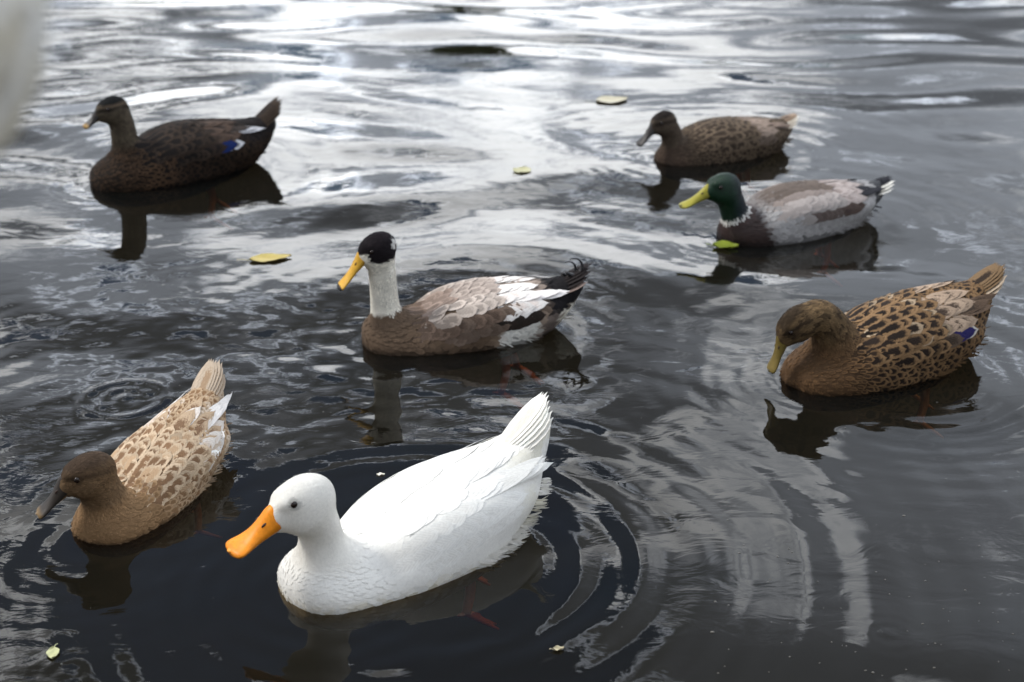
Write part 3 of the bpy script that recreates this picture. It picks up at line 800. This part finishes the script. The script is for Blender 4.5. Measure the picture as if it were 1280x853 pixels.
pied = dict(seed=8, scale=1.06, bw=.92, tailw=.020, hs=1.24, head=(.170, 0, .190, 6, 20), bl=1.25, bp=22,
    body=[(.205, .018, .000, .004), (.197, .038, -.030, .040), (.170, .048, -.050, .066), (.12, .049, -.060, .080), (.08, .054, -.062, .085), (.03, .073, -.064, .088), (-.03, .090, -.060, .086), (-.10, .092, -.040, .072), (-.165, .090, -.006, .052), (-.205, .096, .030, .034), (-.225, .098, .055, .020), (-.237, .096, .072, .008)],
    neck=[(.118, 0, .000, .054), (.146, 0, .025, .042), (.156, 0, .060, .030), (.159, 0, .100, .0265), (.161, 0, .150, .0262), (.166, 0, .188, .026)], nk=.022,
    wing=rows(dict(prim=pair((.78, .74, .72), (.74, .70, .68), .05), spec=lambda a, b, rng: ((.03, .022, .018), (.025, .02, .016)) if b > .3 else ((.13, .09, .07), (.11, .08, .06)), tert=lambda a, b, rng: (jitc((.76, .72, .68), rng, .05), jitc((.66, .58, .53), rng, .08)), cov=pair((.15, .11, .085), (.12, .085, .065)), scap=pied_sc, s=.82)),  # near-black spec feathers paint in the shadow under the wing's lower edge
    wingb=(-.050, .048, .048, .125, .034, .034), tail=(-.170, .080, .100, .022, 18, 13, 10), tailc=lambda f, rng: ((.20, .15, .13), (.10, .075, .065)) if f > .85 else ((.02, .016, .016), (.015, .012, .012)),
    curl=((-.205, .006, .112, .018, 1.3), (-.200, -.006, .106, .015, 1.2)), curlc=(.012, .011, .013),
    colour=col_pied, bill=lambda s, j, up: A3((.60, .33, .035)) * (1 if up else .75) if s < .93 else A3((.015, .012, .01)), nail=(.012, .010, .010), legs=LEG_SWIM, leg=(.6, .14, .04))

# --- speckled buff and black
def col_speck(i, n1, n2, rng):
    n = len(n1)
    e = np.tile(A3((.165, .098, .048)), (n, 1)) * (.75 + .6 * n1[:, None]); m = np.tile(A3((.018, .012, .009)), (n, 1))
    fr = ss(i['x'], .08, .17); e = mixc(e, (.135, .074, .034), fr); m = mixc(m, (.078, .044, .022), fr)
    hd = i['isneck'] * ss(i['t'], .20, .55)
    c = mixc((.165, .108, .055), (.055, .036, .020), ss(n2, .25, .8)) * (.8 + .4 * n1[:, None])
    q = i['hq']; st = i['ishead'] * np.exp(-((q[:, 2] - .0085 - .15 * (q[:, 0])) / .0035) ** 2)
    c = mixc(c, (.035, .024, .016), st * ss(-q[:, 0], -.03, -.012) * .9)
    c = mixc(c, (.05, .034, .02), i['ishead'] * ss(q[:, 2], .014, .021))
    e = mixc(e, c, hd); m = mixc(m, c * .75, hd)
    return e, m
def spk(a, b, rng): return jitc((.19, .115, .058) if rng.rand() < .85 else (.32, .24, .16), rng, .2), jitc((.018, .012, .009), rng, .2)
speck = dict(seed=12, hs=1.32, tailw=.020, head=(.226, -.005, .120, -6, 44), bl=1.04, bw=.76, bp=18, fs=1.15, cell=.0088,
    body=[(.232, .010, .000, .004), (.222, .036, -.030, .040), (.195, .052, -.050, .068), (.15, .068, -.060, .086), (.10, .088, -.064, .094), (.06, .106, -.066, .098), (.02, .120, -.066, .098), (-.04, .132, -.062, .094), (-.10, .140, -.045, .084), (-.165, .140, -.012, .062), (-.205, .142, .030, .040), (-.228, .142, .070, .024), (-.238, .138, .095, .008)],
    neck=[(.105, 0, .035, .056), (.125, 0, .070, .046), (.145, -.002, .108, .037), (.172, -.003, .132, .034), (.202, -.005, .128, .030)],
    wing=rows(dict(prim=pair((.12, .08, .055), (.045, .032, .024)), spec=lambda a, b, rng: ((.10, .07, .05), (.05, .035, .025)) if b < .5 else ((.022, .018, .085), (.015, .015, .085)) if b < .85 else ((.5, .47, .42), (.08, .06, .05)), tert=pair((.34, .25, .18), (.055, .038, .028)), cov=spk, scap=spk)),
    tail=(-.178, .122, .104, .028, 23, 9, 12), tailc=lambda f, rng: ((.42, .33, .24), (.09, .06, .035)) if f > .75 else ((.17, .11, .06), (.03, .02, .014)),
    colour=col_speck, bill=lambda s, j, up: mixc(A3([(.14, .10, .022)]), A3([(.24, .12, .02)]), A3([.0 if up else .9]))[0], nail=(.06, .05, .02), legs=LEG_SWIM, leg=(.6, .25, .1))

# --- dark brown
def col_dark(i, n1, n2, rng):
    n = len(n1); q = i['hq']
    e = np.tile(A3((.032, .020, .013)), (n, 1)) * (.6 + .7 * n1[:, None]); m = np.tile(A3((.009, .007, .006)), (n, 1))
    fr = ss(i['x'], .02, .1); e = mixc(e, (.080, .046, .026), fr); m = mixc(m, (.014, .010, .007), fr)
    up = ss(i['z'], .065, .10) * (i['isneck'] < .5); e = mixc(e, (.022, .016, .012), up)
    up = ss(-i['x'], .12, .17) * ss(i['z'], .05, .09); e = mixc(e, (.012, .010, .010), up)
    hd = i['isneck'] * ss(i['t'], .25, .5)
    c = mixc((.115, .092, .064), (.06, .047, .033), n2)
    back = ss(-q[:, 0], .012, .022) * ss(-i['y'] * 0 + .02 - i['ay'], 0, .012)
    back = np.maximum(back, i['ishead'] * ss(q[:, 2], .013, .017))
    c = mixc(c, (.010, .011, .011), back)
    st = i['ishead'] * np.exp(-((q[:, 2] - .0065) / .0028) ** 2); c = mixc(c, (.013, .011, .009), st)
    st = i['ishead'] * np.exp(-((q[:, 2] - .0125) / .002) ** 2) * ss(-q[:, 0], -.025, -.015); c = mixc(c, (.14, .10, .07), st * .8)
    e = mixc(e, c, hd); m = mixc(m, c * .8, hd)
    return e, m
dk = pair((.032, .022, .016), (.010, .008, .007), .2)
dark = dict(seed=14, scale=1.10, tailw=.020, hs=1.32, head=(.152, 0, .186, 2, 8), bl=.72, bw=.75, bp=12, fs=1.1, cell=.0085, hcell=.0044, res=.005,
    body=[(.220, .015, .000, .004), (.210, .042, -.030, .045), (.180, .062, -.050, .072), (.13, .080, -.062, .088), (.08, .098, -.066, .096), (.03, .117, -.066, .096), (-.03, .124, -.062, .092), (-.10, .118, -.045, .080), (-.185, .108, -.015, .062), (-.235, .108, .025, .044), (-.262, .108, .058, .026), (-.278, .104, .078, .008)],
    neck=[(.100, 0, .030, .054), (.118, 0, .065, .042), (.124, 0, .098, .033), (.126, 0, .130, .031), (.130, 0, .160, .029), (.142, 0, .182, .028)],
    wing=rows(dict(prim=lambda a, b, rng: ((.55, .55, .57), (.07, .06, .06)) if b > .3 else ((.05, .04, .035), (.02, .016, .014)), spec=lambda a, b, rng: ((.03, .02, .016), (.012, .01, .009)) if b < .5 else ((.010, .022, .10), (.008, .02, .09)) if .62 < b < .8 else ((.6, .6, .62), (.04, .035, .03)) if b > .8 else ((.03, .02, .016), (.012, .01, .009)), tert=pair((.060, .040, .030), (.022, .016, .013)), cov=dk, scap=dk)),
    tail=(-.215, .092, .110, .025, 29, 14, 11), tailc=tailpair((.04, .028, .02), (.012, .009, .008)),
    colour=col_dark, bill=lambda s, j, up: mixc(A3([(.022, .018, .016)]), A3([(.26, .15, .03)]), A3([max(ss(s, .72, .9), 0 if up else .9)]))[0], nail=(.22, .11, .03), legs=LEG_SWIM, leg=(.55, .2, .03))

# --- green-headed drake
def col_drake(i, n1, n2, rng):
    n = len(n1); x, z = i['x'], i['z']
    e = np.tile(A3((.34, .33, .325)), (n, 1)) * (.9 + .2 * n2[:, None])
    e = mixc(e, (.105, .080, .068), ss(z, .062, .082) * (1 - ss(-x, .14, .17)))
    e = mixc(e, (.03, .03, .035), ss(-x, .10, .13) * ss(z, .088, .098))
    br = ss(x + .25 * (.03 - z) , .120, .140); e = mixc(e, (.026, .011, .008), br)
    e = mixc(e, (.010, .010, .013), ss(-x, .175, .19) )
    t = i['t'] + .02 * n2
    e = mixc(e, (.038, .014, .010), i['isneck'] * ss(t, .1, .2))
    e = mixc(e, (.62, .60, .56), i['isneck'] * ss(t, .395, .405))
    g = mixc((.001, .024, .008), (.001, .008, .014), ss(-i['hq'][:, 0], .0, .03))
    e = mixc(e, g, i['isneck'] * ss(t, .455, .465))
    return e, e * .9
def dsc(a, b, rng):
    c = A3((.12, .095, .08)) if a > .55 else A3((.36, .32, .30)) if a < .4 else A3((.24, .20, .18))
    return jitc(c, rng, .08), jitc(c * .9, rng, .08)
DG = pair((.40, .35, .33), (.34, .29, .27), .08)
drake = dict(seed=17, mat=FMG, wmat=FM, tailw=.020, hs=1.52, head=(.225, 0, .128, 0, 3), bl=1.08, bw=.74, bp=9, hcell=.0042, res=.005,
    body=[(.215, .012, .000, .004), (.205, .034, -.030, .040), (.175, .050, -.050, .066), (.14, .066, -.058, .080), (.09, .092, -.062, .088), (.03, .104, -.064, .090), (-.03, .104, -.060, .086), (-.12, .098, -.040, .070), (-.175, .092, -.010, .052), (-.222, .090, .030, .032), (-.245, .086, .050, .020), (-.255, .080, .062, .008)],
    neck=[(.135, 0, .015, .050), (.165, 0, .035, .040), (.183, 0, .062, .033), (.193, 0, .088, .032), (.206, 0, .112, .031)], nk=.025,
    wing=rows(dict(prim=pair((.03, .03, .035), (.02, .02, .025)), spec=pair((.09, .065, .055), (.07, .05, .045)), tert=pair((.36, .31, .29), (.22, .18, .165), .05), cov=lambda a, b, rng: ((.115, .09, .08), (.085, .065, .058)) if b > .28 and a < .6 else ((.29, .265, .25), (.27, .245, .23)), scap=dsc, s=1.05)),
    wingb=(-.050, .052, .050, .130, .034, .034), tail=(-.190, .072, .098, .022, 8, 12, 10), tailc=lambda f, rng: ((.70, .68, .62), (.62, .60, .54)) if f > .35 else ((.02, .02, .025), (.015, .015, .02)),
    curl=((-.235, .004, .080, .010, .9),), curlc=(.012, .012, .016),
    colour=col_drake, bill=lambda s, j, up: A3((.28, .25, .025)) * (1 if up else .8), nail=(.03, .028, .01), legs=LEG_SWIM, leg=(.65, .15, .03))

# --- small brown hen
def col_female(i, n1, n2, rng):
    n = len(n1)
    e = np.tile(A3((.110, .080, .054)), (n, 1)) * (.75 + .5 * n1[:, None]); m = np.tile(A3((.030, .021, .015)), (n, 1))
    fr = ss(i['x'], .12, .19); e = mixc(e, (.085, .058, .040), fr); m = mixc(m, (.05, .034, .025), fr)
    hd = i['isneck'] * ss(i['t'], .35, .55); q = i['hq']
    c = mixc((.10, .076, .056), (.07, .052, .038), n2)
    c = mixc(c, (.024, .019, .016), i['ishead'] * ss(q[:, 2], .013, .018))
    st = i['ishead'] * np.exp(-((q[:, 2] - .006 - .1 * q[:, 0]) / .003) ** 2); c = mixc(c, (.025, .019, .015), st * .9)
    e = mixc(e, c, hd); m = mixc(m, c * .8, hd)
    return e, m
fsc = pair((.120, .088, .060), (.035, .025, .018), .15)
female = dict(seed=19, tailw=.020, hs=1.36, head=(.202, 0, .118, 2, 16), bl=.95, bw=.8, bp=16, cell=.0085, hcell=.0044, res=.005,
    body=[(.210, .012, .000, .004), (.200, .034, -.030, .040), (.170, .050, -.050, .066), (.13, .066, -.058, .080), (.08, .090, -.062, .088), (.02, .101, -.064, .088), (-.05, .097, -.058, .084), (-.12, .090, -.040, .070), (-.195, .082, -.005, .046), (-.225, .078, .025, .030), (-.24, .075, .040, .020), (-.25, .070, .052, .008)],
    neck=[(.118, 0, .010, .050), (.148, 0, .032, .038), (.163, 0, .060, .031), (.170, 0, .085, .030), (.182, 0, .104, .028)], nk=.022,
    wing=rows(dict(prim=pair((.20, .15, .12), (.07, .05, .04)), spec=pair((.12, .09, .07), (.06, .045, .035)), tert=pair((.26, .20, .16), (.14, .105, .085)), cov=fsc, scap=fsc)),
    wingb=(-.050, .052, .050, .130, .034, .034), tail=(-.180, .066, .096, .024, 9, 9, 10), tailc=lambda f, rng: ((.70, .64, .54), (.45, .36, .26)) if f > .4 else ((.30, .22, .16), (.06, .04, .03)),
    colour=col_female, bill=lambda s, j, up: A3((.035, .030, .028)) if up else A3((.10, .055, .02)), nail=(.03, .025, .02), legs=LEG_SWIM, leg=(.5, .15, .04))

LABELS = dict(
    white='large pure white duck with an orange bill, swimming nearest of all',
    khaki='light brown duck with cream and white wing feathers, left of the white duck',
    pied='black capped duck with a white neck, yellow bill and brown breast',
    speck='black speckled buff duck lowering its bill to the water',
    dark='almost black brown duck with a striped head, swimming far off on the left',
    drake='green headed drake with a yellow bill, white neck ring and grey sides',
    female='small grey brown duck with a dark bill, swimming behind the green headed drake')
SPECS = dict(white=white, khaki=khaki, pied=pied, speck=speck, dark=dark, drake=drake, female=female)
for key, sp in SPECS.items():
    (ox, oy), a, Ln = DUCKS[key]
    make_bird('duck', key, LABELS[key], sp, (ox, oy, sp.get('dz', 0)), a)

# --- white goose standing on the bank beside the camera; only its breast reaches into the picture
goose = dict(white); goose.update(seed=31, head=(.215, 0, .345, 0, 5), fluff=0, res=.006, cell=.010, hcell=.006,
    neck=[(.115, 0, .040, .074), (.165, 0, .080, .060), (.175, 0, .140, .042), (.175, 0, .200, .036), (.182, 0, .270, .034), (.195, 0, .330, .033)],
    legs=((-.02, .045, -.045, -.01, -.28), (-.02, .045, -.045, .01, -.28)), footdir=(1, 0, -.06))
g0 = np.array([-.245, .55, .93])
gr = make_bird('goose', 'goose', 'white bird standing at the far left edge, out of focus and mostly outside the picture', goose, (0, 0, 0), R(-8), 'goose', None)
GS = 1.40
gr.scale = (GS, GS, GS)
gr.location = (-.476, .50, 1.105)

# bank under the goose and the photographer, all below the picture
bm_ = plain('bank_stone', (.16, .15, .13), .9, .2, .5, 7)
def bank():
    xs = np.linspace(-6, 6, 90); prof = [(.57, -.6), (.58, .66), (.555, .695), (.42, .70), (-.5, .70), (-3, .75), (-12, .9)]
    V = []
    for x in xs:
        for k, (y, z) in enumerate(prof):
            j = .012 * math.sin(x * 9 + k) + .008 * math.sin(x * 23 + 2 * k)
            V.append((x, y + j * (k < 4), z + j * .5 * (k > 1) * (k < 5) - .008 * (k < 5) * (k > 1)))
    n = len(prof); F = [(i * n + k, i * n + k + 1, (i + 1) * n + k + 1, (i + 1) * n + k) for i in range(len(xs) - 1) for k in range(n - 1)]
    return np.array(V), np.array(F)
v, f = bank(); tag(mesh('bank', v, f, bm_, smooth=False), kind='structure')

# ------------------------------------------------------------------ far shore with trees, seen only as dark streaks on the waves
fs = plain('far_shore_grass', (.045, .06, .02), .95, .1, .4, .6)
V, Fc = [], []
xs = np.linspace(-80, 80, 120)
for x in xs:
    for (y, z) in ((26, -.4), (27, .25), (32, .7), (60, 1.6), (140, 2.5)):
        V.append((x, y + 1.2 * math.sin(x * .21) + .4 * math.sin(x * .9), z * (1 + .15 * math.sin(x * .5))))
for i in range(len(xs) - 1):
    for k in range(4): a = i * 5 + k; Fc.append((a, a + 5, a + 6, a + 1))
tag(mesh('far_shore', V, np.array(Fc), fs), kind='structure')
leafm = plain('tree_leaves', (.05, .075, .022), .7, .3, .5, 1.5); barkm = plain('tree_bark', (.09, .07, .05), .9, .2, .4, 6)
def tree(x, y, h, w, label, seed):
    rs = np.random.RandomState(seed); root = empty('broadleaf_tree', (x, y, .5)); tag(root, label, 'tree', 'trees on the far shore')
    P = [np.array([0, 0, -.3]), np.array([.1, 0, h * .3]), np.array([0, .1, h * .62]), np.array([.05, 0, h * .9])]
    segs = [(P, .035 * h)]
    for i in range(9):
        z = h * rs.uniform(.25, .7); a = rs.uniform(0, 6.28); l = w * rs.uniform(.5, .85)
        segs.append(([np.array([0, 0, z]), np.array([math.cos(a) * l * .5, math.sin(a) * l * .5, z + l * .35]), np.array([math.cos(a) * l, math.sin(a) * l, z + l * .6])], .011 * h))
    V, Fq, k = [], [], 0
    for pts, r in segs:
        pp = catmull(np.array(pts), 9)
        rings = [np.array([c + np.array([math.cos(t), math.sin(t), 0]) * r * (1 - .85 * i / 8) for t in np.linspace(0, 6.283, 9)[:-1]]) for i, c in enumerate(pp)]
        v, f = loft(rings); V.append(v); Fq += [q + k for q in f]; k += len(v)
    mesh('trunk', np.concatenate(V), Fq, barkm, root)
    n = 9000; cc = []
    for i in range(26):
        a = rs.uniform(0, 6.28); rr = w * math.sqrt(rs.rand()) * .8; zc = h * rs.uniform(.35, .92); rr *= 1.15 - abs(zc / h - .6)
        cc.append((math.cos(a) * rr, math.sin(a) * rr, zc, w * rs.uniform(.22, .42)))
    cc = np.array(cc); j = rs.randint(0, len(cc), n); d = rs.normal(size=(n, 3)); d /= np.linalg.norm(d, axis=1, keepdims=True)
    c = cc[j, :3] + d * (cc[j, 3] * rs.uniform(.6, 1.05, n))[:, None]
    a = rs.normal(size=(n, 3)); a /= np.linalg.norm(a, axis=1, keepdims=True); b = np.cross(a, rs.normal(size=(n, 3))); b /= np.linalg.norm(b, axis=1, keepdims=True)
    s_ = rs.uniform(.12, .24, n)[:, None]
    V = np.stack([c - a * s_, c - b * s_ * .6, c + a * s_, c + b * s_ * .6], 1).reshape(-1, 3)
    mesh('crown', V, np.arange(n * 4).reshape(-1, 4), leafm, root, smooth=False)
tree(-1.2, 34, 4.7, 1.3, 'tall broadleaf tree on the far shore straight ahead', 1)
tree(-17, 38, 6.0, 3.2, 'lower round broadleaf tree on the far shore to the left', 2)
tree(19, 40, 5.2, 3.4, 'low wide broadleaf tree on the far shore to the right', 3)

# ------------------------------------------------------------------ floating leaves and specks
def leaf(u, v, lng, wid, ang, col, label, curl=.10, name='floating_leaf', stem=True, z0=.0005, rough=.45):
    g = ground(u, v); root = empty(name, (g[0], g[1], z0 + float(wave_height(np.array([[g[0]]]), np.array([[g[1]]]))[0, 0])), R(ang))
    tag(root, label, 'leaf', None)
    rs = np.random.RandomState(int(u)); nu, nv = 9, 13; V = []
    for i in range(nv):
        t = i / (nv - 1); w = wid / 2 * (math.sin(math.pi * min(1, t ** .8)) ** .8) * (1 + .06 * math.sin(t * 25)) + .0004
        for j in range(nu):
            s_ = j / (nu - 1) * 2 - 1
            V.append(((t - .5) * lng, s_ * w, .0012 + curl * abs(s_) ** 1.6 * wid * .5 + curl * .12 * lng * (2 * t - 1) ** 2 + .0012 * math.sin(9 * t + 4 * s_)))
    V = np.array(V); Fa = [(i * nu + j, (i + 1) * nu + j, (i + 1) * nu + j + 1, i * nu + j + 1) for i in range(nv - 1) for j in range(nu - 1)]
    Fb = [tuple(q + len(V) for q in f[::-1]) for f in Fa]; V2 = V - np.array([0, 0, .0006])
    m = plain('leaf_' + name, col, rough, .5, .3, 90)
    mesh('blade', np.concatenate([V, V2]), np.array(Fa + Fb), m, root)
    if stem:
        pp = catmull(np.array([(-lng * .5 + .001, 0, .0012), (-lng * .62, .1 * wid, .003), (-lng * .78, .25 * wid, .002)]), 6)
        rr = [np.array([c + np.array([0, math.cos(t), math.sin(t)]) * .0007 for t in np.linspace(0, 6.283, 7)[:-1]]) for c in pp]
        vv, ff = loft(rr); mesh('stem', vv, ff, m, root)
    return root
leaf(765, 126, .115, .085, 20, (.44, .40, .28), 'large pale cream leaf floating beyond the small brown duck')
leaf(653, 214, .060, .052, 70, (.40, .38, .20), 'pale yellow round leaf floating above the black capped duck')
leaf(338, 324, .100, .050, 15, (.42, .33, .09), 'narrow yellow leaf floating left of the black capped duck', curl=.15)
leaf(907, 307, .062, .048, -12, (.25, .30, .02), 'bright lime yellow leaf against the breast of the green headed drake', curl=.3)
leaf(66, 817, .026, .017, -80, (.46, .46, .24), 'small pale green leaf floating in the bottom left corner', curl=.2)
leaf(476, 595, .014, .006, 5, (.75, .72, .62), 'tiny white petal floating between the black capped duck and the white duck', name='floating_petal', stem=False)
leaf(698, 815, .016, .008, 12, (.45, .40, .26), 'curled pale leaf scrap floating below the tail of the white duck', curl=.6)

rs = np.random.RandomState(5); V, Fq, k = [], [], 0
for i in range(150):
    if rs.rand() < .55: u, v_ = rs.uniform(880, 1275), rs.uniform(640, 850)
    elif rs.rand() < .5: u, v_ = rs.uniform(20, 420), rs.uniform(350, 560)
    else: u, v_ = rs.uniform(0, 1280), rs.uniform(250, 850)
    g = ground(u, v_); r = rs.uniform(.0004, .0012) * (1.6 if rs.rand() < .08 else 1)
    h = float(wave_height(np.array([[g[0]]]), np.array([[g[1]]]))[0, 0])
    v, f = ellipsoid((g[0], g[1], h + r * .2), (r * rs.uniform(1, 1.9), r, r * .6), nu=7, nv=4); V.append(v); Fq.append(f + k); k += len(v)
tag(mesh('floating_specks', np.concatenate(V), np.concatenate(Fq), plain('speck_debris', (.11, .10, .08), .4, .6, .5, 40)), 'tiny bits of debris and bubbles scattered on the water', 'debris', None, 'stuff')
